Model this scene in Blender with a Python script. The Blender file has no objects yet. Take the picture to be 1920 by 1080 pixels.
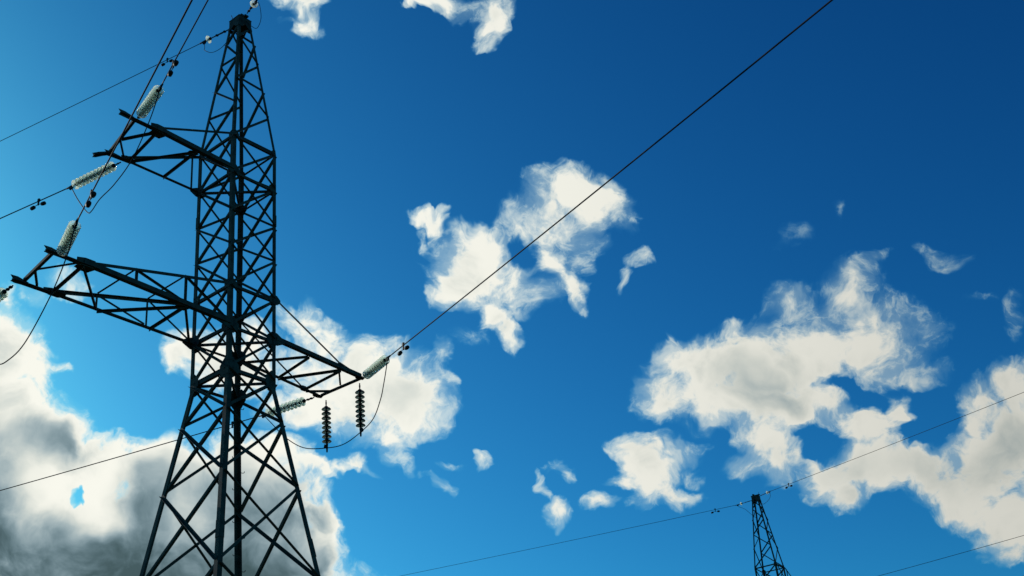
import bpy, math, random
from mathutils import Vector, Matrix

random.seed(7)
S = bpy.context.scene
COL = S.collection
R = math.radians

# ------------------------------------------------------------------ camera
FPX, PITCH, ROLL = 2282.8, 0.498, 0.104          # focal length in photo pixels, tilt up, roll
fwd = Vector((0, math.cos(PITCH), math.sin(PITCH)))
right0 = Vector((1, 0, 0))
up0 = Vector((0, -math.sin(PITCH), math.cos(PITCH)))
cam_r = right0 * math.cos(ROLL) - up0 * math.sin(ROLL)
cam_u = right0 * math.sin(ROLL) + up0 * math.cos(ROLL)
cd = bpy.data.cameras.new('camera')
cd.sensor_width = 36
cd.lens = 36 * FPX / 1920
cd.clip_end = 20000
cam = bpy.data.objects.new('camera', cd)
COL.objects.link(cam)
EYE = 1.6
cam.matrix_world = Matrix((
    (cam_r.x, cam_u.x, -fwd.x, 0), (cam_r.y, cam_u.y, -fwd.y, 0),
    (cam_r.z, cam_u.z, -fwd.z, EYE), (0, 0, 0, 1)))
S.camera = cam
S.cycles.transparent_max_bounces = 64
S.view_settings.view_transform = 'Standard'
S.view_settings.look = 'None'
S.view_settings.gamma = 1
S.view_settings.exposure = 0
S.view_settings.use_curve_mapping = False

# ------------------------------------------------------------------ sun: low, behind the big cloud on the left
SUN_AZ, SUN_EL = R(140), R(22)                    # azimuth counted from +X towards +Y
sun_dir = Vector((math.cos(SUN_EL) * math.cos(SUN_AZ), math.cos(SUN_EL) * math.sin(SUN_AZ), math.sin(SUN_EL)))
sd = bpy.data.lights.new('sun', 'SUN')
sd.energy = 2.0
sd.angle = R(0.5)
sd.color = (1.0, 0.94, 0.84)
so = bpy.data.objects.new('sun', sd)
COL.objects.link(so)
so.rotation_euler = (-sun_dir).to_track_quat('-Z', 'Y').to_euler()
so.location = (-60, 120, 70)

# ------------------------------------------------------------------ sky with clouds (world shader, a function of direction only)
W = bpy.data.worlds.new('World')
S.world = W
W.use_nodes = True
NT = W.node_tree
NT.nodes.clear()


class G:
    """small helper for wiring nodes"""
    def __init__(s, nt): s.nt = nt
    def n(s, t, **k):
        x = s.nt.nodes.new(t)
        for a, b in k.items(): setattr(x, a, b)
        return x
    def put(s, sock, v):
        if isinstance(v, bpy.types.NodeSocket): s.nt.links.new(v, sock)
        else: sock.default_value = v
    def m(s, op, a, b=None, c=None, clamp=False):
        x = s.n('ShaderNodeMath', operation=op, use_clamp=clamp)
        s.put(x.inputs[0], a)
        if b is not None: s.put(x.inputs[1], b)
        if c is not None: s.put(x.inputs[2], c)
        return x.outputs[0]
    def v(s, op, a, b=None, scale=None):
        x = s.n('ShaderNodeVectorMath', operation=op)
        s.put(x.inputs[0], a)
        if b is not None: s.put(x.inputs[1], b)
        if scale is not None: s.put(x.inputs['Scale'], scale)
        return x.outputs['Value'] if op in ('DOT_PRODUCT', 'LENGTH') else x.outputs[0]
    def noise(s, vec, scale, detail=6, rough=.55, dist=0, lac=2.0):
        x = s.n('ShaderNodeTexNoise', noise_dimensions='3D')
        s.put(x.inputs['Vector'], vec)
        x.inputs['Scale'].default_value = scale
        x.inputs['Detail'].default_value = detail
        x.inputs['Roughness'].default_value = rough
        x.inputs['Distortion'].default_value = dist
        x.inputs['Lacunarity'].default_value = lac
        return x
    def smooth(s, x, a, b, lo=0., hi=1.):
        q = s.n('ShaderNodeMapRange', interpolation_type='SMOOTHSTEP')
        s.put(q.inputs[0], x)
        q.inputs[1].default_value = a; q.inputs[2].default_value = b
        q.inputs[3].default_value = lo; q.inputs[4].default_value = hi
        return q.outputs[0]
    def mix(s, f, a, b, blend='MIX'):
        x = s.n('ShaderNodeMix', data_type='RGBA', blend_type=blend)
        s.put(x.inputs[0], f)
        s.put(x.inputs[6], a if not isinstance(a, tuple) else (*a, 1))
        s.put(x.inputs[7], b if not isinstance(b, tuple) else (*b, 1))
        return x.outputs[2]


g = G(NT)
geo = g.n('ShaderNodeTexCoord')
dirv = geo.outputs['Generated']
# sky-chart coordinates: the cloud field is charted on the plane tangent to the sky in this fixed world direction
df = g.m('MAXIMUM', g.v('DOT_PRODUCT', dirv, tuple(fwd)), 0.05)
cx = g.m('DIVIDE', g.v('DOT_PRODUCT', dirv, tuple(cam_r)), df)
cy = g.m('DIVIDE', g.v('DOT_PRODUCT', dirv, tuple(cam_u)), df)
K = FPX / 1000.0
comb = g.n('ShaderNodeCombineXYZ')
g.put(comb.inputs[0], g.m('MULTIPLY', cx, K))
g.put(comb.inputs[1], g.m('MULTIPLY', cy, K))
P0 = comb.outputs[0]


def warp(vec, scale, amt, seed, detail=3, rough=.5):
    nn = g.noise(g.v('ADD', vec, (seed, seed * 1.7, seed * .3)), scale, detail, rough)
    d = g.v('MULTIPLY', g.v('SUBTRACT', nn.outputs['Color'], (.5, .5, .5)), (amt, amt, 0))
    return g.v('ADD', vec, d)


P1 = warp(P0, 6.5, .09, 3.1, 3)
P2 = warp(P1, 18, .050, 7.7, 3, .55)
P3 = warp(P2, 60, .011, 1.3, 2, .5)

# clouds: (x, y, rx, ry, turn in degrees clockwise, thickness), x to the right and y down, thousandths of the chart
CLOUDS = [
    # broken cloud in the middle
    (1075, 352, 70, 44, 0, 1), (1018, 325, 30, 22, 0, .6), (1085, 328, 24, 26, 0, .8), (1110, 388, 46, 36, 0, .95),
    (1045, 385, 62, 34, 20, .82), (985, 402, 34, 22, 0, .64), (1150, 392, 26, 30, 20, .75), (1166, 408, 32, 40, 0, .5), (1120, 362, 40, 30, 30, .9),
    (785, 408, 30, 12, 20, .75), (812, 424, 30, 13, 45, .85), (828, 428, 14, 26, 10, .75), (806, 462, 38, 11, 60, .42), (815, 510, 26, 9, 20, .36), (1005, 440, 70, 46, 0, .64), (1065, 440, 54, 40, 0, .62),
    (892, 492, 60, 54, 0, 1.15), (912, 462, 40, 30, 0, 1), (868, 532, 46, 40, 0, 1.1), (842, 556, 28, 27, 0, .9), (905, 520, 46, 36, 0, .9),
    (950, 512, 60, 46, 0, .84), (990, 545, 64, 36, -10, .7), (1000, 480, 30, 30, 0, .45), (1040, 500, 62, 22, 55, .9), (1070, 545, 40, 20, 60, .95),
    (1082, 478, 22, 42, 10, .55), (930, 592, 34, 24, 50, 1), (952, 622, 34, 20, 65, 1), (880, 632, 40, 22, 0, .36), (975, 588, 26, 18, 0, .35), (900, 560, 50, 24, 20, .45),
    (1192, 504, 24, 17, 25, .70), (1174, 532, 12, 22, 10, .70),
    # great cloud on the right
    (1262, 732, 62, 48, 0, 1.05), (1320, 700, 84, 58, 0, 1.15), (1420, 690, 100, 70, 0, 1.2), (1515, 662, 88, 54, 0, 1.1), (1610, 652, 78, 42, 10, .88),
    (1430, 765, 100, 46, 10, 1.15), (1360, 745, 80, 40, 0, 1.1), (1530, 752, 66, 40, 10, 1.), (1625, 795, 66, 46, 0, 1.0), (1686, 764, 30, 38, 0, .82), (1665, 690, 60, 44, 20, .75),
    (1420, 828, 62, 34, 30, 1.), (1402, 866, 36, 22, 10, .85), (1462, 862, 42, 40, 30, .9), (1590, 880, 78, 54, 0, 1.1), (1590, 928, 34, 30, 0, .95), (1680, 872, 84, 48, 0, 1.05),
    (1765, 896, 80, 54, 20, 1.1), (1840, 880, 80, 76, 0, 1.1), (1828, 766, 46, 46, 0, 1.05), (1902, 742, 40, 46, 0, 1.05), (1890, 825, 74, 70, 0, 1.1), (1835, 952, 60, 46, 40, 1.05),
    (1895, 990, 54, 60, 30, 1.1), (1895, 1044, 32, 24, 0, .9), (1738, 878, 60, 48, 0, 1.05), (1792, 930, 60, 44, 30, 1.), (1545, 600, 110, 44, 0, .52), (1640, 622, 110, 50, 0, .66), (1590, 540, 60, 44, 0, .45), (1700, 640, 60, 44, 0, .5),
    (1476, 566, 42, 32, 0, .62), (1490, 548, 22, 12, 30, .6), (1583, 558, 32, 44, 10, .85), (1600, 520, 34, 20, -35, .5), (1630, 492, 40, 10, -30, .4), (1680, 585, 56, 38, 0, .55), (1640, 600, 40, 30, 0, .55),
    (1760, 475, 42, 17, 20, .43), (1835, 570, 36, 13, 0, .32), (1906, 592, 20, 46, 10, .38), (1478, 458, 44, 22, -25, .28), (1580, 384, 12, 20, 0, .28), (1735, 690, 44, 24, 0, .42), (1880, 710, 34, 10, -10, .48), (1256, 650, 15, 12, 40, .52),
    # small ones low in the middle
    (1220, 880, 46, 56, 0, 1.05), (1190, 843, 36, 20, 20, .85), (1270, 845, 42, 20, -10, .72), (1182, 908, 40, 18, 0, .85), (1252, 922, 46, 22, 10, .85), (1288, 872, 40, 18, 20, .46), (1302, 918, 30, 13, 0, .42), (1200, 946, 26, 14, 0, .42),
    (1130, 951, 32, 15, 0, .9), (1041, 970, 26, 22, 0, .92), (1012, 918, 30, 9, 65, .78), (1052, 874, 24, 16, 30, .55), (1066, 893, 14, 11, 0, .68), (1020, 880, 16, 9, 0, .34), (898, 868, 18, 17, 0, .8), (1290, 800, 30, 14, 0, .3),
    # behind and right of the pylon
    (556, 612, 46, 26, 45, .82), (578, 598, 20, 32, 0, .85), (615, 650, 60, 40, 30, 1), (690, 700, 90, 58, 0, 1.15), (742, 742, 82, 68, 0, 1.15), (650, 760, 84, 56, 0, 1.05), (795, 748, 46, 58, 0, 1),
    (600, 692, 66, 40, 0, .82), (560, 772, 64, 30, 0, 1), (832, 672, 20, 36, -10, .6), (842, 722, 13, 48, -15, .6), (745, 660, 44, 20, 0, .75), (758, 856, 42, 12, 70, .6), (722, 805, 62, 36, 0, .85), (568, 712, 46, 36, 0, .45),
    (640, 872, 34, 15, -25, .8), (676, 868, 30, 14, 30, .85), (697, 888, 20, 10, 50, .6), (580, 868, 52, 20, 25, 1), (535, 850, 42, 30, 0, 1.05), (824, 905, 28, 11, 45, .62), (790, 890, 9, 9, 0, .42), (846, 874, 22, 8, 20, .4), (735, 850, 30, 18, 40, .5),
    (340, 678, 26, 30, 0, 1), (385, 660, 60, 42, 0, 1.1), (440, 690, 70, 50, 0, 1.1), (490, 680, 50, 40, 0, .9), (470, 640, 44, 30, 0, .85), (400, 715, 50, 24, 20, .7),
    # left edge and the great dark bank
    (10, 660, 76, 76, 0, 1.2), (45, 690, 52, 54, 0, 1.05), (116, 690, 26, 13, 0, .82), (20, 750, 66, 60, 0, 1.25), (8, 575, 16, 34, 0, .8), (60, 545, 30, 14, 0, .55), (120, 522, 40, 20, 20, .72), (60, 640, 30, 24, 20, .7),
    (30, 880, 120, 120, 0, 1.4), (95, 830, 64, 52, 30, 1.2), (210, 880, 80, 56, 0, 1.25), (290, 890, 80, 54, 0, 1.25), (375, 925, 100, 60, 0, 1.3), (470, 890, 84, 70, 0, 1.25), (530, 900, 60, 56, 20, 1.15), (606, 972, 36, 34, 0, 1.1), (590, 925, 20, 30, -20, .85),
    (100, 1000, 170, 120, 0, 1.5), (290, 1020, 170, 120, 0, 1.5), (450, 1010, 150, 120, 0, 1.5), (560, 1040, 70, 70, 0, 1.25), (-80, 800, 120, 200, 0, 1.4), (300, 1160, 420, 100, 0, 1.4),
    # at the top edge
    (575, 8, 30, 30, 0, 1), (576, 45, 20, 24, 0, .72), (562, -12, 44, 24, 0, .95), (540, 40, 22, 10, 0, .34), (590, 62, 18, 10, 0, .36),
    (780, 8, 34, 12, -15, .9), (822, 0, 40, 20, 0, .8), (850, 22, 22, 17, 0, .42), (916, 34, 26, 34, 0, .9), (905, 74, 22, 15, 20, .72), (885, 14, 50, 24, 0, .5), (925, 4, 34, 26, 0, .6),
    (860, -95, 120, 40, 0, 1.1), (560, -95, 60, 40, 0, 1.1),
    # beyond the picture
    (2100, 900, 160, 130, 0, 1.3), (2050, 700, 110, 60, 0, 1.), (1500, 1300, 300, 80, 0, 1.2), (2300, 300, 160, 60, 0, .8), (-300, 300, 120, 60, 0, .9), (200, -300, 200, 80, 0, 1.), (1400, -300, 200, 70, 0, .9), (-300, 1000, 300, 200, 0, 1.4),
]
HOLES = [(1590, 722, 46, 12, 25, .55), (1642, 750, 32, 13, 10, .72), (1530, 828, 38, 20, 20, .95), (1498, 812, 20, 16, 0, .5), (1722, 824, 34, 19, 20, .9), (143, 930, 10, 13, 25, 1.5), (1690, 735, 22, 16, 0, .5), (985, 470, 22, 22, 0, .8), (1010, 525, 22, 10, 0, .3), (1740, 770, 30, 30, 0, .8)]
GREYS = [
    (95, 830, 70, 40, 35, .58), (-10, 850, 70, 60, 0, .5), (285, 950, 60, 80, 20, .66), (430, 960, 110, 80, 0, .68), (545, 985, 70, 90, 20, .70), (300, 1080, 400, 90, 0, 1.02), (20, 1055, 170, 90, 0, .98), (-20, 960, 70, 70, 0, .7), (570, 950, 40, 40, 0, .5),
    (1430, 738, 70, 36, 20, .42), (1390, 690, 40, 30, 0, .25), (1890, 850, 60, 70, 0, .42), (1760, 880, 70, 40, 20, .22), (775, 740, 50, 44, 0, .22), (450, 700, 60, 40, 0, .25), (1600, 880, 50, 30, 0, .15), (410, 850, 60, 40, 0, .3),
]


def field(vec, table, grow, k=.22):
    acc = None
    for i, (x, y, rx, ry, a, w) in enumerate(table):
        if i and i % 6 == 0:      # chain the groups, so that few values are alive at once
            cv = g.n('ShaderNodeCombineXYZ')
            g.put(cv.inputs[2], g.m('MULTIPLY', acc, 1e-7))
            vec = g.v('ADD', vec, cv.outputs[0])
        mp = g.n('ShaderNodeMapping', vector_type='TEXTURE')
        g.put(mp.inputs['Vector'], vec)
        mp.inputs['Location'].default_value = ((x - 960) / 1000, (540 - y) / 1000, 0)
        mp.inputs['Rotation'].default_value = (0, 0, R(-a))
        mp.inputs['Scale'].default_value = (rx * grow / 1000, ry * grow / 1000, 1)
        d2 = g.v('DOT_PRODUCT', mp.outputs[0], mp.outputs[0])
        val = g.m('MULTIPLY_ADD', d2, -w, w)
        acc = g.m('MAXIMUM', val, 0.) if acc is None else g.m('SMOOTH_MAX', acc, val, k)
    return acc


def chain(vec, after):
    cv = g.n('ShaderNodeCombineXYZ')
    g.put(cv.inputs[2], g.m('MULTIPLY', after, 1e-7))
    return g.v('ADD', vec, cv.outputs[0])


F = field(P3, CLOUDS, 1.52)
HO = g.m('MULTIPLY', field(chain(P3, F), HOLES, 1.7), .85)
F = g.m('SUBTRACT', F, g.m('MAXIMUM', HO, 0.))
n1 = g.noise(g.v('ADD', P1, (0, 0, .37)), 13, 7, .60, .2).outputs['Fac']
n2 = g.noise(g.v('ADD', P2, (4, 2, .9)), 36, 5, .56, .2).outputs['Fac']
nn = g.m('ADD', g.m('MULTIPLY_ADD', n1, 1.5, -.75), g.m('MULTIPLY_ADD', n2, .6, -.30))
dens = g.m('ADD', F, g.m('MULTIPLY', nn, 1.0))
core = g.smooth(dens, .34, .92)
# torn translucent veil around the solid parts: ridged curls
n3 = g.noise(g.v('ADD', P3, (1, 5, .6)), 24, 4, .52, 1.2).outputs['Fac']
rid = g.m('SUBTRACT', 1., g.m('MULTIPLY', g.m('ABSOLUTE', g.m('SUBTRACT', n3, .5)), 5.))
veil = g.m('ADD', g.m('MULTIPLY_ADD', F, 1.0, g.m('MULTIPLY', nn, 1.5)), g.m('MULTIPLY_ADD', rid, .22, -.10))
veil = g.m('MULTIPLY', g.smooth(veil, .06, .95), .76)
gate = g.smooth(F, .04, .40)
halo = g.m('MULTIPLY', g.smooth(g.m('MULTIPLY_ADD', nn, .55, F), .02, .85), .54)
veil = g.m('MAXIMUM', veil, halo)
cover = g.m('MULTIPLY', g.m('MAXIMUM', core, g.m('MULTIPLY', veil, gate)), g.smooth(F, .02, .22))
front = g.smooth(g.v('DOT_PRODUCT', dirv, tuple(fwd)), .1, .3)
cover = g.m('MULTIPLY', cover, front)

# how thick the cloud is towards the sun: thick parts turn grey, thin rims stay white
GR = field(chain(P2, F), GREYS, 1.35, .5)
gn = g.noise(g.v('ADD', P1, (9, 1, .2)), 9, 5, .55, .2).outputs['Fac']
thick = g.m('MULTIPLY', GR, g.m('MULTIPLY_ADD', gn, 1.9, -.02))
inside = g.smooth(g.m('MULTIPLY_ADD', nn, .35, F), .62, 1.15)
thick = g.m('MULTIPLY', thick, inside, clamp=True)
rim = g.m('MULTIPLY_ADD', n2, .10, g.m('MULTIPLY', gn, .12))   # soft billow relief
billow = g.m('MULTIPLY', g.m('MULTIPLY', g.smooth(gn, .44, .74), inside), .27)
thick = g.m('MAXIMUM', thick, billow)
ramp = g.n('ShaderNodeValToRGB')
g.put(ramp.inputs[0], thick)
cr = ramp.color_ramp
cr.interpolation = 'B_SPLINE'
cr.elements[0].position = 0; cr.elements[0].color = (.94, .93, .84, 1)
cr.elements[1].position = 1; cr.elements[1].color = (.044, .080, .086, 1)
for p, c in ((.22, (.66, .69, .63)), (.45, (.33, .43, .465)), (.72, (.125, .20, .232))):
    e = cr.elements.new(p); e.color = (*c, 1)
# forward scattering: cloud away from the sun is a little dimmer
sd_ = g.v('DOT_PRODUCT', dirv, tuple(sun_dir))
phase = g.smooth(sd_, .28, .85, .68, 1.06)
cloud_col = g.mix(1., ramp.outputs[0], phase, 'MULTIPLY')

sky = g.n('ShaderNodeTexSky', sky_type='NISHITA')
sky.sun_disc = False
sky.sun_elevation = SUN_EL
sky.sun_rotation = math.pi / 2 - SUN_AZ
sky.altitude = 300
sky.air_density = 1.0
sky.dust_density = 1.5
sky.ozone_density = 1.5
STR = 0.1
skyc = g.mix(1., sky.outputs[0], (STR, STR, STR), 'MULTIPLY')
# deep clean polarised blue: each channel of the sky light through its own gamma
sep = g.n('ShaderNodeSeparateColor')
g.put(sep.inputs[0], skyc)
cmb = g.n('ShaderNodeCombineColor')
for i, (gain, pw) in enumerate(((.33, 2.04), (1.25, 1.66), (1.39, 1.42))):
    v_ = g.m('MULTIPLY', g.m('POWER', sep.outputs[i], pw), gain)
    top_ = (.50, .74, .92)[i]                         # the glow round the hidden sun levels off softly
    g.put(cmb.inputs[i], g.m('SMOOTH_MIN', v_, top_, .25))
# thin cloud scatters blue first: red and green build up only where it thickens
fa = g.n('ShaderNodeSeparateColor'); g.put(fa.inputs[0], cmb.outputs[0])
fb = g.n('ShaderNodeSeparateColor'); g.put(fb.inputs[0], cloud_col)
fc = g.n('ShaderNodeCombineColor')
for i, ex in enumerate((1.75, 1.32, 1.10)):
    k = g.m('POWER', g.m('MAXIMUM', cover, 0.), ex)
    g.put(fc.inputs[i], g.m('ADD', fa.outputs[i], g.m('MULTIPLY', k, g.m('SUBTRACT', fb.outputs[i], fa.outputs[i]))))
final = fc.outputs[0]
final = g.mix(1., final, (1 / STR, 1 / STR, 1 / STR), 'MULTIPLY')
bg = g.n('ShaderNodeBackground')
g.put(bg.inputs[0], final)
bg.inputs[1].default_value = STR
wo = g.n('ShaderNodeOutputWorld')
g.put(wo.inputs[0], bg.outputs[0])

# ------------------------------------------------------------------ materials
def mat(name):
    m = bpy.data.materials.new(name)
    m.use_nodes = True
    nt = m.node_tree
    return m, G(nt), nt.nodes['Principled BSDF']


def steel_mat(name, lo, hi, rough):
    m, q, b = mat(name)
    tc = q.n('ShaderNodeTexCoord')
    f = q.noise(tc.outputs['Object'], 5, 5, .6).outputs['Fac']
    f2 = q.noise(tc.outputs['Object'], 60, 3, .6).outputs['Fac']
    t = q.m('ADD', q.m('MULTIPLY', q.smooth(f, .3, .7), .7), q.m('MULTIPLY', f2, .3))
    q.put(b.inputs['Base Color'], q.mix(t, lo, hi))
    q.put(b.inputs['Roughness'], q.m('MULTIPLY_ADD', f2, .25, rough - .12))
    b.inputs['Specular IOR Level'].default_value = .18
    return m


STEEL = steel_mat('weathered steel', (.028, .026, .018), (.108, .098, .068), .70)
IRON = steel_mat('dark fittings', (.014, .014, .012), (.03, .03, .026), .6)
CABLE = steel_mat('blackened strand', (.012, .013, .016), (.026, .027, .032), .7)
def glass_mat(name, tint, glow, share):
    m, q, b = mat(name)
    b.inputs['Base Color'].default_value = (*tint, 1)
    b.inputs['Roughness'].default_value = .06
    b.inputs['IOR'].default_value = 1.45
    b.inputs['Transmission Weight'].default_value = 1.0
    tl = q.n('ShaderNodeBsdfTranslucent')            # milky share added to brighten the clear discs when backlit
    tl.inputs[0].default_value = (*glow, 1)
    tr = q.n('ShaderNodeBsdfTransparent')            # thin skirts: seen straight through
    tr.inputs[0].default_value = (*tint, 1)
    mx = q.n('ShaderNodeMixShader')
    mx.inputs[0].default_value = share
    q.put(mx.inputs[1], b.outputs[0]); q.put(mx.inputs[2], tl.outputs[0])
    fr = q.n('ShaderNodeFresnel')
    fr.inputs[0].default_value = 1.6
    m2 = q.n('ShaderNodeMixShader')
    q.put(m2.inputs[0], q.m('MULTIPLY_ADD', fr.outputs[0], .9, .28, True))
    q.put(m2.inputs[1], tr.outputs[0]); q.put(m2.inputs[2], mx.outputs[0])
    q.put(q.nt.nodes['Material Output'].inputs['Surface'], m2.outputs[0])
    return m


GLASS = glass_mat('green glass', (.92, .98, .93), (.93, .98, .86), .62)
DARK_GLASS = glass_mat('smoky glass', (.44, .46, .38), (.26, .27, .22), .34)
m, q, b = mat('meadow grass')
tc = q.n('ShaderNodeTexCoord')
f = q.noise(tc.outputs['Object'], .06, 6, .6).outputs['Fac']
f2 = q.noise(tc.outputs['Object'], 3, 5, .7).outputs['Fac']
q.put(b.inputs['Base Color'], q.mix(q.m('MULTIPLY_ADD', f2, .5, q.m('MULTIPLY', f, .6)), (.018, .028, .009), (.055, .055, .022)))  # grass tones darkened to stand in for cloud shadow over the ground
b.inputs['Roughness'].default_value = .95
b.inputs['Specular IOR Level'].default_value = .08
GRASS = m


# ------------------------------------------------------------------ mesh helpers
class MB:
    """collects simple solids into one mesh"""
    def __init__(s): s.v, s.f, s.sm = [], [], []
    def add(s, vs, fs, smooth=False):
        k = len(s.v)
        s.v += [tuple(x) for x in vs]
        s.f += [tuple(i + k for i in f) for f in fs]
        s.sm += [smooth] * len(fs)
    def prism(s, prof, a, b, e1, e2):
        """extrude a closed profile [(x, y)] in the axes e1, e2 from a to b"""
        n = len(prof)
        vs = [a + e1 * x + e2 * y for x, y in prof] + [b + e1 * x + e2 * y for x, y in prof]
        fs = [(i, (i + 1) % n, (i + 1) % n + n, i + n) for i in range(n)]
        if n == 6:                     # angle section: cap as two quads
            fs += [(0, 5, 4, 3), (0, 3, 2, 1), (6, 9, 10, 11), (6, 7, 8, 9)]
        else:
            fs += [tuple(range(n - 1, -1, -1)), tuple(range(n, 2 * n))]
        s.add(vs, fs)
    def angle(s, a, b, e1, e2, w, t=.009, shift=0.):
        """steel angle: flange along e1 and flange along e2, both square to the run"""
        d = (b - a).normalized()
        e1 = (e1 - d * e1.dot(d)).normalized()
        e2 = (e2 - d * e2.dot(d) - e1 * e2.dot(e1)).normalized()
        s.prism([(shift, 0), (w + shift, 0), (w + shift, t), (t + shift, t), (t + shift, w), (shift, w)], a, b, e1, e2)
    def box(s, a, b, w, h, up=Vector((0, 0, 1))):
        d = (b - a).normalized()
        e1 = d.cross(up)
        if e1.length < 1e-4: e1 = d.cross(Vector((1, 0, 0)))
        e1.normalize()
        e2 = e1.cross(d).normalized()
        s.prism([(-w / 2, -h / 2), (w / 2, -h / 2), (w / 2, h / 2), (-w / 2, h / 2)], a, b, e1, e2)
    def tube(s, pts, r, n=8, close=True):
        pts = [Vector(p) for p in pts]
        rings, e = [], None
        for i, p in enumerate(pts):
            d = (pts[min(i + 1, len(pts) - 1)] - pts[max(i - 1, 0)]).normalized()
            if e is None: e = d.orthogonal().normalized()
            e = (e - d * e.dot(d)).normalized()
            f = d.cross(e)
            rr = r[i] if isinstance(r, (list, tuple)) else r
            rings.append([p + (e * math.cos(6.28318 * k / n) + f * math.sin(6.28318 * k / n)) * rr for k in range(n)])
        vs = [x for q in rings for x in q]
        fs = [(i * n + k, i * n + (k + 1) % n, (i + 1) * n + (k + 1) % n, (i + 1) * n + k) for i in range(len(rings) - 1) for k in range(n)]
        if close: fs += [tuple(range(n - 1, -1, -1)), tuple(range((len(rings) - 1) * n, len(rings) * n))]
        s.add(vs, fs, True)
    def plate(s, poly, n, t):
        """flat plate: polygon points, thickness along n"""
        k = len(poly)
        vs = [p for p in poly] + [p + n * t for p in poly]
        fs = [tuple(range(k - 1, -1, -1)), tuple(range(k, 2 * k))] + [(i, (i + 1) % k, (i + 1) % k + k, i + k) for i in range(k)]
        s.add(vs, fs)
    def lathe(s, prof, n=20):
        """closed ring of (r, x) turned about the x axis"""
        vs = [Vector((x, r * math.cos(6.28318 * k / n), r * math.sin(6.28318 * k / n))) for r, x in prof for k in range(n)]
        m_ = len(prof)
        fs = [(i * n + k, i * n + (k + 1) % n, ((i + 1) % m_) * n + (k + 1) % n, ((i + 1) % m_) * n + k) for i in range(m_) for k in range(n)]
        s.add(vs, fs, True)
    def mesh(s, name, material):
        me = bpy.data.meshes.new(name)
        me.from_pydata(s.v, [], s.f)
        me.polygons.foreach_set('use_smooth', s.sm)
        me.materials.append(material)
        me.update()
        return me
    def obj(s, name, material, parent=None):
        o = bpy.data.objects.new(name, s.mesh(name, material))
        COL.objects.link(o)
        o.parent = parent
        return o


def tag(o, label, cat, group=None, kind=None):
    o['label'] = label
    o['category'] = cat
    if group: o['group'] = group
    if kind: o['kind'] = kind
    return o


def empty(name, loc, rz=0.):
    o = bpy.data.objects.new(name, None)
    COL.objects.link(o)
    o.location = loc
    o.rotation_euler = (0, 0, rz)
    o.empty_display_size = .3
    return o


def copy_tree(o, parent=None, skip=()):
    c = o.copy()
    COL.objects.link(c)
    c.parent = parent
    for ch in list(o.children):
        if ch.name.split('.')[0] not in skip: copy_tree(ch, c, skip)
    return c


V = Vector
H = EYE                                            # heights below were measured from the camera's eye
# ------------------------------------------------------------------ ground
gm_ = MB()
gm_.add([V((-6000, -6000, 0)), V((6000, -6000, 0)), V((6000, 6000, 0)), V((-6000, 6000, 0))], [(0, 1, 2, 3)])
gr = gm_.obj('ground', GRASS)
gr['kind'] = 'structure'

# ------------------------------------------------------------------ lattice tower (local axes: x out along the two long arms, y along the line, z up)
TX, TY, TYAW = -6.847, 26.241, 0.137 + R(225)
Z = [z + H for z in (19.10, 17.96, 16.82, 15.80, 14.69, 13.57, 12.47, 11.40, 9.785, 7.60, 5.0, 2.0)]
ZBREAK, ZTOP, Z0 = 12.25 + H, 23.55 + H, 19.05 + H
PK = [z + H for z in (20.27, 21.20, 22.07, 22.86, 23.42)]       # nodes of the tapered peak
HD0, SQ = 1.0, math.sqrt(.5)


def half(z):
    if z > Z0: return HD0 + (z - Z0) / (24. + H - Z0) * (.214 - HD0)
    if z < ZBREAK: return HD0 + (ZBREAK - z) * .217
    return HD0


SG = {'L': (1, -1), 'F': (1, 1), 'R': (-1, 1), 'B': (-1, -1)}
FACES = [('L', 'F', V((1, 0, 0))), ('F', 'R', V((0, 1, 0))), ('R', 'B', V((-1, 0, 0))), ('B', 'L', V((0, -1, 0)))]


def node(leg, z):
    h = half(z) * SQ
    return V((SG[leg][0] * h, SG[leg][1] * h, z))


def face_bar(mb, a, b, nrm, w, side, inset=.05, t=.007):
    """diagonal or strut lying on a face: side +1 outside the leg flanges, -1 inside"""
    d = (b - a).normalized()
    a, b = a + d * inset, b - d * inset
    e1 = nrm.cross(d).normalized()
    if e1.z < 0: e1 = -e1
    off = nrm * (.004 if side > 0 else -.016)
    mb.angle(a + off, b + off, e1, nrm if side > 0 else -nrm, w, t, -w / 2)


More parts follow.
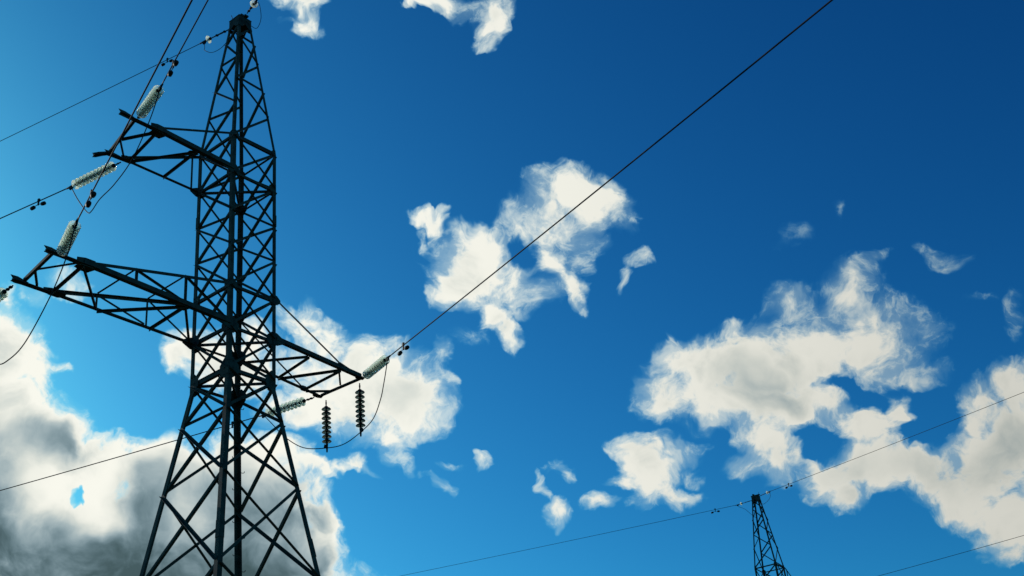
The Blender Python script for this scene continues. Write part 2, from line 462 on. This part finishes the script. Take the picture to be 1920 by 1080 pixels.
def make_tower():
    root = empty('transmission_tower', (TX, TY, 0), TYAW)
    # legs
    for leg, (sx, sy) in SG.items():
        zs = [-.05, ZBREAK, Z0, ZTOP]
        mb = MB()
        for (a, b), w, t in zip(zip(zs, zs[1:]), (.125, .105, .075), (.012, .011, .008)):
            mb.angle(node(leg, a), node(leg, b), V((-sx, 0, 0)), V((0, -sy, 0)), w, t)
        # splice plates where lengths of angle are joined
        for zc, ln, w in ((8.35 + H if leg in 'FR' else 7.75 + H, .42, .115), (17.0 + H, .34, .085)):
            a, b = node(leg, zc - ln / 2), node(leg, zc + ln / 2)
            o = V((sx, sy, 0)) * .010
            mb.angle(a + o, b + o, V((-sx, 0, 0)), V((0, -sy, 0)), w + .02, .009)
        foot = node(leg, 0)
        mb.box(foot + V((0, 0, -.1)), foot + V((0, 0, .25)), .55, .55, V((0, 1, 0)))
        mb.obj('leg', STEEL, root)
    # X bracing of the body, every bar its own piece
    for i in range(9):
        za, zb = Z[i], Z[i + 1]
        wid = .060 if i < 6 else .070
        for l1, l2, n in FACES:
            for (p, q_), sd_ in (((l1, l2), 1), ((l2, l1), -1)):
                mb = MB()
                face_bar(mb, node(p, za), node(q_, zb), n, wid, sd_)
                mb.obj('diagonal_brace', STEEL, root)
    mb = MB()                                           # the lowest panels, below the picture
    zl = Z[9:] + [.35]
    for za, zb in zip(zl, zl[1:]):
        for l1, l2, n in FACES:
            face_bar(mb, node(l1, za), node(l2, zb), n, .08, 1)
            face_bar(mb, node(l2, za), node(l1, zb), n, .08, -1)
    mb.obj('base_bracing', STEEL, root)['kind'] = 'stuff'
    # horizontals and plan bracing at the arm levels
    for i, plan in ((0, 0), (1, 1), (4, 0), (5, 1), (6, 1)):
        for l1, l2, n in FACES:
            mb = MB()
            face_bar(mb, node(l1, Z[i] - .03), node(l2, Z[i] - .03), n, .065 if i != 6 else .085, -1)
            mb.obj('horizontal_strut', STEEL, root)
        if plan:
            for p, q_, dz in (('L', 'R', -.05), ('F', 'B', .02)):
                mb = MB()
                a, b = node(p, Z[i] + dz), node(q_, Z[i] + dz)
                mb.angle(a.lerp(b, .05), a.lerp(b, .95), V((0, 0, 1)).cross(b - a), V((0, 0, 1)), .055, .006)
                mb.obj('plan_brace', STEEL, root)
    # peak: single zigzag on each face
    up = PK
    zig = {('L', 'F'): [('L', 3), ('F', 2), ('L', 1), ('F', 0), ('L', -1)], ('F', 'R'): [('F', 3), ('R', 2), ('F', 1), ('R', 0), ('F', -1)],
           ('R', 'B'): [('B', 4), ('R', 3), ('B', 2), ('R', 1), ('B', 0), ('R', -1)], ('B', 'L'): [('L', 4), ('B', 3), ('L', 2), ('B', 1), ('L', 0), ('B', -1)]}
    for l1, l2, n in FACES:
        seq = zig[(l1, l2)]
        if (l1, l2) == ('L', 'F'): seq = [('F', 4)] + seq
        if (l1, l2) == ('F', 'R'): seq = [('R', 4)] + seq
        for k, ((p, i), (q_, j)) in enumerate(zip(seq, seq[1:])):
            a, b = node(p, up[i] if i >= 0 else Z[0]), node(q_, up[j] if j >= 0 else Z[0])
            mb = MB()
            face_bar(mb, a, b, n, .058, 1 if k % 2 else -1, .03)
            mb.obj('peak_brace', STEEL, root)
    # peak cap: boxed plates with a cover and a short spike
    mb = MB()
    zc0, zc1, hc = 23.44 + H, 23.68 + H, .215
    cs = [V((SG[k][0] * hc, SG[k][1] * hc, 0)) for k in 'LFRB']
    up_ = V((0, 0, 1))
    for k, (l1, l2, n) in enumerate(FACES):
        p, q_ = cs[k], cs[(k + 1) % 4]
        mb.plate([p + up_ * zc0, q_ + up_ * zc0, q_ + up_ * zc1, p + up_ * zc1], -n, .012)
        # triangular stiffener under the box
        a, b = node(l1, zc0 - .002) + n * .006, node(l2, zc0 - .002) + n * .006
        c, d = node(l1, zc0 - .13) + n * .006, node(l2, zc0 - .13) + n * .006
        mb.plate([a, c, c.lerp(d, .25), a.lerp(b, .5)], n, .008)
        mb.plate([b, a.lerp(b, .51), d.lerp(c, .25), d], n, .008)
    mb.plate([c + up_ * (zc0 + .03) for c in [x * .93 for x in cs]], up_, .010)
    mb.plate([c + up_ * (zc1 + .001) for c in [x * 1.04 for x in cs]], up_, .012)
    mb.box(V((0, -.29, zc1 + .045)), V((0, .29, zc1 + .045)), .12, .05)
    mb.box(V((-.10, .12, zc1 + .11)), V((.10, .12, zc1 + .11)), .10, .07)
    mb.obj('peak_cap', STEEL, root)
    mb = MB()
    mb.tube([V((.12, -.14, zc1)), V((.16, -.20, zc1 + .26))], .010, 6)
    mb.obj('spike', STEEL, root)
    # gusset plates
    for i, w, h in ((0, .18, .30), (1, .23, .32), (4, .21, .30), (5, .28, .42), (6, .31, .52)):
        for l1, l2, n in FACES:
            for p, q_ in ((l1, l2), (l2, l1)):
                if i == 0 and p in 'LRB' : w_, h_ = w * .75, h * .8
                else: w_, h_ = w, h
                c = node(p, Z[i])
                e = (node(q_, Z[i]) - c).normalized()
                z_ = (node(p, Z[i] + .2) - node(p, Z[i] - .2)).normalized()
                o = c + n * .0015
                poly = [o - z_ * h_ * .5, o + e * w_ * .45 - z_ * h_ * .5, o + e * w_ - z_ * h_ * .18, o + e * w_ + z_ * h_ * .18, o + e * w_ * .45 + z_ * h_ * .5, o + z_ * h_ * .5]
                mb = MB()
                mb.plate(poly, n if False else n, .002)
                # bolts
                for k in range(6):
                    bp = o + e * (.04 + (k % 2) * w_ * .35) + z_ * h_ * (-.34 + .34 * (k // 2))
                    mb.box(bp + n * .002, bp + n * .016, .024, .024, z_)
                mb.obj('gusset_plate', STEEL, root)
    # step bolts up the rear leg
    k = 0
    z = 3.2
    while z < 12.6 + H:
        c = node('B', z)
        d = V((0, -1, 0)) if k % 2 else V((-1, 0, 0))
        a = c - V((d.y, d.x, 0)) * -.06 if False else c + (V((.05, 0, 0)) if k % 2 else V((0, .05, 0)))
        mb = MB()
        mb.tube([a, a + d * .09, a + d * .13 + V((0, 0, .008)), a + d * .15 + V((0, 0, .03)), a + d * .152 + V((0, 0, .055))], .0085, 6)
        mb.obj('step_bolt', IRON, root)
        z += .38
        k += 1
    # ---- arms
    def bar(parent, name, a, b, w, e1=None, t=.008, e2=None):
        mb = MB()
        a, b = V(a), V(b)
        mb.angle(a, b, V(e1) if e1 else V((0, 1, 0)), V(e2) if e2 else V((0, 0, 1)), w, t, -w / 2)
        return mb.obj(name, STEEL, parent)
    def plate_at(parent, c, ex, ez, w, h, n, t=.014):
        mb = MB()
        c, ex, ez, n = V(c), V(ex).normalized(), V(ez).normalized(), V(n)
        w, h = w * .82, h * .80
        mb.plate([c - ex * w * .5 - ez * h * .25, c - ex * w * .2 - ez * h * .5, c + ex * w * .25 - ez * h * .5, c + ex * w * .5 - ez * h * .2, c + ex * w * .5 + ez * h * .25, c + ex * w * .1 + ez * h * .5, c - ex * w * .35 + ez * h * .5], n, t)
        return mb.obj('arm_gusset', STEEL, parent)
    def wedge_at(parent, y, z, sgn, ln=.40, h=.30, t=.014):
        mb = MB()
        pts = ((.61, -.5), (.61, .55), (.72, .55), (.70 + ln, .14), (.70 + ln, -.16), (.74, -.5))
        mb.plate([V((sgn * x, y, z + k * h)) for x, k in pts], V((0, 1, 0)), t)
        return mb.obj('arm_gusset', STEEL, parent)
    def out_bar(arm, a, b, w=.11):
        """double angle end beam that carries the strings, with a forked plate at the end"""
        mb = MB()
        a, b = V(a), V(b)
        d = (b - a).normalized()
        s_ = d.cross(V((0, 0, 1))).normalized()
        for k in (-1, 1):
            o = s_ * .016 * k
            mb.angle(a + o, b + o, s_ * k, V((0, 0, 1)), .05, .008)
        up_ = V((0, 0, 1))
        e = b - d * .42
        mb.plate([e - s_ * .006, e + d * .10 - s_ * .006 - up_ * .03, b - d * .05 - s_ * .006 - up_ * .05, b + d * .04 - s_ * .006 - up_ * .03, b - d * .02 - s_ * .006 + up_ * .03, b + d * .05 - s_ * .006 + up_ * w, b - d * .12 - s_ * .006 + up_ * (w + .01), e + d * .05 - s_ * .006 + up_ * .075], s_, .012)
        return mb.obj('tip_beam', STEEL, arm)

    z5, z4, z1, z0 = Z[5], Z[4], Z[1], Z[0]
    yF = lambda x: .707 + (x - .707) * .05
    yL = lambda x: -.707 + (x - .707) * .024
    UE = 4.72
    # long lower arm
    mb = MB()
    mb.box(V((5.40, .83, z5 + .03)), V((5.22, -.50, z5 + .03)), .07, .07)           # end tie between the two tips
    arm = mb.obj('cross_arm', STEEL, root)
    bar(arm, 'chord', (.70, yF(.7), z5), (UE, yF(UE), z5), .115, (0, -1, 0), .011)
    bar(arm, 'chord', (.70, yL(.7), z5), (UE - .1, yL(UE), z5), .085, (0, 1, 0), .010)
    top = lambda x: z4 + (x - .707) / (UE - .707) * (z5 + .06 - z4)
    bar(arm, 'chord', (.70, yF(.7), z4), (UE, yF(UE), z5 + .07), .075, (0, -1, 0), .009, (0, 0, -1))
    bar(arm, 'chord', (.70, yL(.7), z4), (UE - .1, yL(UE), z5 + .07), .075, (0, 1, 0), .009, (0, 0, -1))
    out_bar(arm, (4.35, yF(4.5), z5), (5.58, .90, z5))
    out_bar(arm, (4.30, yL(4.5), z5), (5.44, -.61, z5), .12)
    xs = (.72, 2.03, 3.38)
    for y, nn_ in ((yF, 1), (yL, -1)):
        for k, x in enumerate(xs[1:]):
            bar(arm, 'arm_brace', (x, y(x), z5 + .03), (x, y(x), top(x) - .02), .05, (1, 0, 0), .006, (0, nn_, 0))
        for x0, x1 in ((.74, 2.03), (2.03, 3.38)):
            bar(arm, 'arm_brace', (x0 + .05, y(x0), z5 + .08), (x1 - .03, y(x1), top(x1) - .04), .05, (1, 0, 0), .006, (0, nn_, 0))
    for x in xs[1:]:
        bar(arm, 'arm_brace', (x, yL(x) + .02, top(x)), (x, yF(x) - .02, top(x)), .05, (1, 0, 0), .006)
    zz = [(4.55, 'L'), (4.72, 'F'), (3.37, 'L'), (2.03, 'F'), (1.97, 'L')]
    for (xa, la), (xb, lb) in zip(zz, zz[1:]):
        bar(arm, 'arm_brace', (xa, (yL if la == 'L' else yF)(xa), z5 - .012), (xb, (yL if lb == 'L' else yF)(xb), z5 - .012), .062, (1, 0, 0), .007, (0, 0, -1))
    bar(arm, 'arm_brace', (2.0, yF(2), z5 - .012), (.82, -.66, z5 - .012), .062, (1, 0, 0), .007, (0, 0, -1))
    bar(arm, 'arm_brace', (5.28, .05, z5 + .02), (4.78, .86, z5 + .02), .05, (1, 0, 0), .007)
    bar(arm, 'arm_brace', (5.28, .0, z5 + .02), (4.90, -.55, z5 + .02), .05, (1, 0, 0), .007)
    plate_at(arm, (4.62, yF(4.6) + .012, z5 + .07), (1, 0, 0), (0, 0, 1), .62, .24, (0, 1, 0))
    plate_at(arm, (4.45, yL(4.5) - .026, z5 + .06), (1, 0, 0), (0, 0, 1), .60, .24, (0, 1, 0))
    plate_at(arm, (4.62, yF(4.6) - .10, z5 - .026), (1, 0, 0), (0, -1, 0), .50, .30, (0, 0, 1), .010)
    plate_at(arm, (4.42, yL(4.5) + .10, z5 - .026), (1, 0, 0), (0, 1, 0), .50, .30, (0, 0, 1), .010)
    plate_at(arm, (2.03, yF(2) - .08, z5 - .026), (1, 0, 0), (0, -1, 0), .40, .26, (0, 0, 1), .010)
    wedge_at(arm, .722, z5 + .02, 1, .42, .30)
    wedge_at(arm, -.737, z5 + .02, 1, .26, .30)
    # upper arm
    UE2 = 3.05
    mb = MB()
    mb.box(V((3.62, .72, z1 + .03)), V((3.30, -.74, z1 + .03)), .07, .07)
    arm = mb.obj('cross_arm', STEEL, root)
    yF2 = lambda x: .707 + (x - .707) * .035
    yL2 = lambda x: -.707 - (x - .707) * .01
    bar(arm, 'chord', (.70, .707, z1), (UE2, yF2(UE2), z1), .115, (0, -1, 0), .011)
    bar(arm, 'chord', (.70, -.707, z1), (UE2 - .15, yL2(UE2), z1), .075, (0, 1, 0), .009)
    bar(arm, 'chord', (.70, .707, z0), (UE2, yF2(UE2), z1 + .09), .060, (0, -1, 0), .008, (0, 0, -1))
    bar(arm, 'chord', (.70, -.707, z0), (UE2 - .15, yL2(UE2), z1 + .09), .060, (0, 1, 0), .008, (0, 0, -1))
    out_bar(arm, (2.75, yF2(3), z1), (4.05, .80, z1 - .02))
    out_bar(arm, (2.72, yL2(2.7), z1), (3.36, -.79, z1 + .0), .10)
    out_bar(arm, (3.26, -.775, z1 + .03), (3.62, -.90, z1 - .14), .09)
    for a, b, w in (((2.80, -.68, z1), (3.0, .66, z1), .06), ((2.80, -.69, z1), (1.88, .68, z1), .06), ((1.78, -.72, z1), (1.86, .68, z1), .062), ((3.44, -.05, z1 + .02), (3.02, .72, z1 + .02), .06), ((3.42, -.12, z1 + .02), (2.95, -.66, z1 + .02), .05)):
        a, b = V(a), V(b)
        a.z -= .012; b.z -= .012
        bar(arm, 'arm_brace', a, b, w, (1, 0, 0), .007, (0, 0, -1))
    bar(arm, 'arm_brace', (.90, -.715, z1 + .03), (.90, -.715, z0 - .1), .055, (1, 0, 0), .007, (0, -1, 0))
    plate_at(arm, (2.98, yF2(3) + .012, z1 + .08), (1, 0, 0), (0, 0, 1), .56, .25, (0, 1, 0))
    plate_at(arm, (2.78, yL2(2.8) - .026, z1 + .07), (1, 0, 0), (0, 0, 1), .46, .24, (0, 1, 0))
    plate_at(arm, (2.95, yF2(3) - .10, z1 - .026), (1, 0, 0), (0, -1, 0), .46, .28, (0, 0, 1), .010)
    plate_at(arm, (2.76, yL2(3) + .08, z1 - .026), (1, 0, 0), (0, 1, 0), .36, .24, (0, 0, 1), .010)
    plate_at(arm, (1.86, .64, z1 - .026), (1, 0, 0), (0, -1, 0), .32, .2, (0, 0, 1), .010)
    wedge_at(arm, .722, z1 + .02, 1, .34, .24)
    wedge_at(arm, -.737, z1 + .0, 1, .22, .26)
    # short arm on the other side, hung from two ties
    mb = MB()
    T_, Q_ = V((-3.86, .42, z5)), V((-3.78, -1.12, z5))
    mb.angle(T_, Q_, V((1, 0, 0)), V((0, 0, 1)), .09, .010, -.045)
    arm = mb.obj('cross_arm', STEEL, root)
    bR = lambda x: .707 + (x + .707) / (3.15) * .29
    bB = lambda x: -.707 + (x + .707) / 3.07 * .41
    bar(arm, 'chord', (-.70, .707, z5), (-3.80, .43, z5), .105, (0, -1, 0), .011)
    bar(arm, 'chord', (-.70, -.707, z5), (-3.76, -1.10, z5), .085, (0, 1, 0), .010)
    for a, b in (((-.72, .72, z4), (-3.02, .52, z5 + .14)), ((-.72, -.72, z4), (-3.05, -1.0, z5 + .05))):
        mb = MB()
        mb.tube([V(a), V(b)], .020, 8)
        mb.obj('tie_rod', STEEL, arm)
    mb = MB()
    mb.box(V((-2.95, .53, z5 + .13)), V((-3.86, .40, z5 + .02)), .09, .05)
    mb.obj('tip_beam', STEEL, arm)
    for a, b, w in (((-2.10, -.88), (-1.90, .56), .055), ((-2.12, -.88), (-3.0, .50), .062), ((-3.10, -1.0), (-3.05, .48), .055), ((-3.2, -1.02), (-3.74, -.58), .05), ((-3.68, -.2), (-3.02, .46), .05), ((-.80, -.72), (-1.85, .58), .055)):
        bar(arm, 'arm_brace', (a[0], a[1], z5 - .012), (b[0], b[1], z5 - .012), w, (1, 0, 0), .007, (0, 0, -1))
    plate_at(arm, (-3.12, -1.03, z5 + .03), (1, 0, 0), (0, 0, 1), .34, .20, (0, 1, 0))
    plate_at(arm, (-3.72, -1.12, z5 + .0), (1, 0, 0), (0, 1, 0), .40, .22, (0, 0, 1), .012)
    plate_at(arm, (-3.80, .42, z5 + .0), (1, 0, 0), (0, 1, 0), .36, .22, (0, 0, 1), .012)
    wedge_at(arm, .722, z5 + .02, -1, .26, .32)
    wedge_at(arm, -.737, z5 + .02, -1, .24, .30)
    wedge_at(arm, .722, z4 - .02, -1, .13, .24)
    return root


tower = make_tower()
tag(tower, 'tall dark steel lattice tower with three arms, filling the left of the view', 'pylon', 'lattice towers of the power line')
far = copy_tree(tower)
FX, FY, FYAW = 13.902, 74.42, .264 + R(45)
far.location = (FX, FY, .108)
far.rotation_euler = (0, 0, FYAW)
tag(far, 'small distant lattice tower top peeking in at the bottom edge under the clouds', 'pylon', 'lattice towers of the power line')


def loc2w(x, y, z):
    return V((TX + x * math.cos(TYAW) - y * math.sin(TYAW), TY + x * math.sin(TYAW) + y * math.cos(TYAW), z + H))


def far2w(x, y, z):
    return V((FX + x * math.cos(FYAW) - y * math.sin(FYAW), FY + x * math.sin(FYAW) + y * math.cos(FYAW), z + H + .108))


# ------------------------------------------------------------------ insulator strings
# one glass disc, its axis on x, the cap on the tower side (x = 0)
RD = .128
mb = MB()
mb.lathe([(.052, .045), (.075, .050), (.105, .064), (RD - .004, .084), (RD, .094), (RD - .006, .099), (.108, .088), (.100, .104), (.093, .104), (.088, .084), (.074, .080), (.068, .100), (.061, .100), (.056, .080), (.038, .078)], 24)
DISC = mb.mesh('glass_disc', GLASS)
DARK_DISC = mb.mesh('glass_disc', DARK_GLASS)
mb = MB()
mb.lathe([(.001, .0), (.030, .004), (.050, .018), (.054, .062), (.044, .078), (.001, .078)], 14)
CAP = mb.mesh('metal_cap', IRON)


def insulator(name, a, b, n, link, tail, label, group, cat='insulator', scale=1.0, disc=None):
    """string from the shackle at a to the clamp at b"""
    a, b = V(a), V(b)
    d = b - a
    L = d.length
    root = empty(name, a)
    root.rotation_euler = d.to_track_quat('X', 'Z').to_euler()
    tag(root, label, cat, group)
    mb = MB()                                           # shackle, pin through the discs
    mb.tube([V((0, 0, 0)), V((link * .35, 0, 0)), V((link * .4, 0, 0)), V((link, 0, 0))], [.016, .016, .024, .014], 8)
    mb.tube([V((link, 0, 0)), V((L - tail, 0, 0))], .024, 8)
    if link > .2:
        for x in (link * .3, link * .7): mb.box(V((x - .03, 0, 0)), V((x + .03, 0, 0)), .07, .03)
    mb.obj('link_rod', IRON, root)
    pitch = (L - link - tail) / n
    for i in range(n):
        o = bpy.data.objects.new('glass_disc', disc or DISC)
        COL.objects.link(o)
        o.parent = root
        o.location = (link + pitch * i, 0, 0)
        o.scale = (min(pitch / .128, 1.15), scale, scale)
        o.rotation_euler = (random.uniform(0, 6.28), random.uniform(-.02, .02), random.uniform(-.02, .02))
        c = bpy.data.objects.new('metal_cap', CAP)
        COL.objects.link(c)
        c.parent = o
    mb = MB()
    mb.tube([V((L - tail, 0, 0)), V((L - tail * .6, 0, 0)), V((L, 0, 0)), V((L + .16, 0, 0))], [.018, .034, .030, .020], 8)
    mb.box(V((L - tail * .5, 0, -.03)), V((L + .04, 0, -.05)), .05, .07)
    mb.obj('clamp', IRON, root)
    return root


GI = 'glass insulator strings of the tower'
A1a, A1b = loc2w(5.30, 1.01, 13.52), loc2w(5.76, 2.29, 13.53)
A2a, A2b = loc2w(3.66, .94, 17.91), loc2w(4.23, 2.62, 17.56)
A3a, A3b = loc2w(-3.76, .60, 13.52), loc2w(-3.26, 1.98, 13.41)
B1a, B1b = loc2w(5.36, -.70, 13.50), loc2w(5.49, -2.05, 13.30)
B2a, B2b = loc2w(2.93, -.81, 17.91), loc2w(3.21, -2.52, 17.91)
B3a, B3b = loc2w(-3.62, -1.16, 13.52), loc2w(-3.34, -2.90, 13.53)
insulator('insulator_string', A1a, A1b, 10, .10, .12, 'bright string of stacked glass discs rising steeply from the long lower left arm tip', GI)
insulator('insulator_string', A2a, A2b, 11, .22, .14, 'bright glass disc string rising from the upper left arm tip, topmost of the strings', GI)
insulator('insulator_string', A3a, A3b, 10, .12, .12, 'green glass disc string slanting up from the right arm tip to the long wire', GI)
insulator('insulator_string', B1a, B1b, 9, .26, .12, 'glass disc string cut by the left edge, beyond the long lower arm tip', GI)
insulator('insulator_string', B2a, B2b, 11, .20, .12, 'pale glass disc string slanting down left from the upper left arm tip', GI)
insulator('insulator_string', B3a, B3b, 10, .30, .14, 'green glass disc string passing behind the tower leg from the right arm', GI)
S1a, S1b = loc2w(-3.85, .35, 13.46), loc2w(-3.85, .33, 12.13)
S2a, S2b = loc2w(-3.90, -1.0, 13.46), loc2w(-3.90, -1.0, 12.13)
insulator('insulator_string', S1a, S1b, 8, .17, .10, 'hanging glass disc string under the outermost tip of the right arm', GI, disc=DARK_DISC)
insulator('insulator_string', S2a, S2b, 8, .17, .10, 'hanging glass disc string nearer the tower leg under the right arm', GI, disc=DARK_DISC)
EBa, EBb = loc2w(.14, -.26, 23.5), loc2w(.31, -1.21, 23.52)
EAa, EAb = loc2w(.06, .37, 23.72), loc2w(.32, 1.06, 23.54)
GE = 'single earth wire insulators'
insulator('insulator', EBa, EBb, 1, .70, .10, 'single bright glass insulator on the earth wire left of the tower peak', GE, scale=.9)
insulator('insulator', EAa, EAb, 1, .50, .10, 'single glass insulator above the tower peak at the top edge', GE, scale=.9)

# ------------------------------------------------------------------ wires
def wire(name, a, az, slope, length, r, label, cat, group, sag=.0004, n=60):
    h = V((math.cos(az), math.sin(az), 0))
    pts = []
    for i in range(n + 1):
        t = length * (i / n) ** 1.5
        pts.append(a + h * t + V((0, 0, slope * t + sag * t * t)))
    mb = MB()
    mb.tube(pts, r, 8)
    o = mb.obj(name, CABLE)
    tag(o, label, cat, group)
    return pts


GW = 'conductors of the power line'


def run_dir(a, w):
    d = V(w) - V(a)
    hl = math.hypot(d.x, d.y)
    return math.atan2(d.y, d.x), d.z / hl


A1w = V((-4.375, 13.911, 13.085 + H)); A2w = V((-5.537, 18.652, 17.499 + H)); A3w = V((5.292, 14.417, 12.219 + H))
B2w = V((-13.13, 26.447, 18.016 + H)); B3w = V((-16.586, 35.671, 14.113 + H)); EBw = V((-15.478, 30.533, 23.701 + H))
WR = .0145
def go(a, w, lab, g_, length=140, name='power_line_wire', r=WR):
    az, sl = run_dir(a, w)
    hl = math.hypot(w.x - a.x, w.y - a.y)
    return a, az, wire(name, a, az, sl - .0004 * hl, length, r, lab, 'wire', g_)
wA1 = go(A1b, A1w, 'dark wire running from the lower left glass string up past the upper arm tip', GW)
wA2 = go(A2b, A2w, 'dark wire running steeply up from the upper left glass string to the top edge', GW)
wA3 = go(A3b, A3w, 'long straight wire crossing the blue sky from the right arm to the top edge', GW)
wB1 = (B1b, *(lambda az: (az, wire('power_line_wire', B1b, az, -.06, 140, WR, 'wire leaving the cut off glass string beyond the left edge', 'wire', GW)))(R(151)))
wB2 = go(B2b, B2w, 'wire running down left from the upper left pale glass string', GW)
wB3 = go(B3b, B3w, 'wire passing behind the tower legs down to the left edge over the dark cloud', GW)
GEW = 'earth wires of the power line'
wEB = go(EBb, EBw, 'thin earth wire from the tower peak falling to the left edge', GEW, name='earth_wire', r=.010)
wEA = (EAb, R(303), wire('earth_wire', EAb, R(303), -.10, 140, .010, 'thin earth wire leaving the tower peak past the top edge', 'wire', GEW))

FP_ = far2w(0, .10, 23.62)
FBa, FBb = far2w(.05, .25, 23.5), far2w(.22, 1.35, 23.52)
FAa, FAb = far2w(-.05, -.25, 23.6), far2w(-.6, -1.15, 23.53)
insulator('insulator', FBa, FBb, 1, .75, .10, 'tiny single insulator left of the distant tower peak', GE, scale=.8)
insulator('insulator', FAa, FAb, 1, .75, .10, 'tiny single insulator right of the distant tower peak', GE, scale=.8)
wFB = (FBb, R(151), wire('earth_wire', FBb, R(151), .045, 150, .013, 'thin wire sloping from the distant tower peak down left to the bottom edge', 'wire', GEW, .0002))
wFA = (FAb, R(303), wire('earth_wire', FAb, R(303), -.079, 110, .013, 'thin wire rising right from the distant tower peak across the big cloud', 'wire', GEW, .0003))
wFU = wire('power_line_wire', far2w(3.7, -2.4, 17.93), R(318), -.022, 110, .014, 'lowest thin wire crossing the bottom right corner', 'wire', GW, .0008)

# ------------------------------------------------------------------ jumper loops
def smooth_pts(pts, n=10):
    out = []
    P = [pts[0]] + pts + [pts[-1]]
    for i in range(1, len(P) - 2):
        p0, p1, p2, p3 = P[i - 1:i + 3]
        for k in range(n):
            t = k / n
            out.append(.5 * ((2 * p1) + (p2 - p0) * t + (2 * p0 - 5 * p1 + 4 * p2 - p3) * t * t + (3 * p1 - p0 - 3 * p2 + p3) * t ** 3))
    out.append(P[-2])
    return out


def jumper(pts, r, label, group='jumper loops at the arms'):
    mb = MB()
    mb.tube(smooth_pts([V(p) for p in pts]), r, 8)
    return tag(mb.obj('jumper_wire', CABLE), label, 'wire', group)


jumper([A1b, loc2w(5.76, 2.20, 13.28), loc2w(5.74, 2.02, 12.87), loc2w(5.70, 1.49, 12.22), loc2w(5.64, .61, 11.56), loc2w(5.59, -.07, 11.43), loc2w(5.56, -.60, 11.55), loc2w(5.52, -1.3, 12.2), loc2w(5.50, -1.8, 12.95), B1b], .0125, 'slack jumper wire drooping under the long lower arm tip to the left edge')
jumper([A2b, loc2w(4.13, 2.15, 17.00), loc2w(3.98, 1.33, 16.42), loc2w(3.78, .36, 16.30), loc2w(3.62, -.47, 16.36), loc2w(3.52, -.95, 16.30), loc2w(3.47, -1.22, 16.42), loc2w(3.34, -1.9, 17.15), loc2w(3.22, -2.46, 17.83)], .0125, 'jumper wire looping beneath the upper left arm between its two glass strings')
jumper([A3b, loc2w(-3.30, 1.88, 13.18), loc2w(-3.36, 1.70, 12.80), loc2w(-3.43, 1.50, 12.48), loc2w(-3.59, 1.06, 12.15), S1b + V((0, 0, -.04)), loc2w(-3.88, -.33, 11.98), S2b + V((0, 0, -.04)), loc2w(-3.70, -1.67, 12.26), loc2w(-3.54, -2.23, 12.70), loc2w(-3.40, -2.67, 13.25), B3b], .0125, 'jumper wire curving beneath the two hanging glass strings of the right arm')
jumper([EBb, EBb + V((.02, .0, -.22)), loc2w(.42, -1.02, 23.02), loc2w(.36, -.75, 22.82), loc2w(.25, -.45, 22.9), loc2w(.15, -.20, 23.2)], .008, 'small loop of wire beneath the insulator left of the tower peak', 'earth jumper loops')
jumper([EAb, EAb + V((.10, 0, -.12)), loc2w(.10, 1.02, 23.10), loc2w(-.02, .70, 23.02), loc2w(-.02, .42, 23.30), loc2w(-.02, .2, 23.6)], .008, 'small loop of wire right of the tower peak at the top edge', 'earth jumper loops')
jumper([FAb, FAb + V((.02, 0, -.22)), FAb + V((-.08, .02, -.45)), far2w(-.40, -.72, 22.98), far2w(-.2, -.45, 23.0), far2w(0, -.2, 23.3)], .011, 'tiny loop of wire right of the distant tower peak', 'earth jumper loops')
jumper([FBb, FBb + V((.08, 0, -.15)), far2w(.2, .9, 23.1), far2w(.15, .5, 22.6), far2w(.1, .2, 22.3)], .011, 'tiny slanting wire tail left of the distant tower peak', 'earth jumper loops')

# ------------------------------------------------------------------ vibration dampers
def make_damper():
    root = empty('vibration_damper', (0, 0, 0))
    mb = MB()
    mb.box(V((-.03, 0, .03)), V((.03, 0, .03)), .045, .08)
    mb.box(V((-.018, 0, -.06)), V((.018, 0, -.06)), .03, .12)
    mb.obj('clamp', IRON, root)
    mb = MB()
    mb.tube([V((-.20, 0, -.135)), V((-.10, 0, -.11)), V((0, 0, -.10)), V((.10, 0, -.11)), V((.20, 0, -.135))], .009, 6)
    mb.obj('messenger_cable', CABLE, root)
    for s_ in (-1, 1):
        mb = MB()
        mb.tube([V((s_ * .12, 0, -.125)), V((s_ * .135, 0, -.13)), V((s_ * .18, 0, -.135)), V((s_ * .25, 0, -.14)), V((s_ * .265, 0, -.14))], [.030, .046, .052, .048, .030], 12)
        mb.obj('weight', IRON, root)
    return root


GD = 'vibration dampers on the wires'
damp0 = make_damper()
first = True
for (a, az, pts), dist, label, sc in (
        (wA1, 1.25, 'pair of round damper weights hanging on the wire left of the upper arm', 1.0),
        (wA2, .92, 'damper weights on the steep wire above the topmost glass string', 1.0),
        (wA3, .90, 'two round damper weights beside the right glass string end', 1.0),
        (wB2, 1.18, 'damper weights on the wire left of the pale glass string', 1.0),
        (wB3, 1.12, 'small damper seen between the tower legs on the low wire', 1.0),
        (wEB, 1.40, 'small damper on the earth wire beside the crossing steep wire', .8),
        (wFB, 1.55, 'tiny dampers on the wire left of the distant tower peak', 1.1),
        (wFA, 1.75, 'tiny damper on the wire right of the distant tower peak', 1.1)):
    d_ = damp0 if first else copy_tree(damp0)
    first = False
    acc = 0
    for p, q_ in zip(pts, pts[1:]):
        if acc + (q_ - p).length >= dist:
            pos = p.lerp(q_, (dist - acc) / (q_ - p).length)
            break
        acc += (q_ - p).length
    d_.location = pos
    d_.scale = (sc, sc, sc)
    dd = (pts[20] - pts[0])
    d_.rotation_euler = (0, -math.atan2(dd.z, math.hypot(dd.x, dd.y)), az)
    tag(d_, label, 'damper', GD)
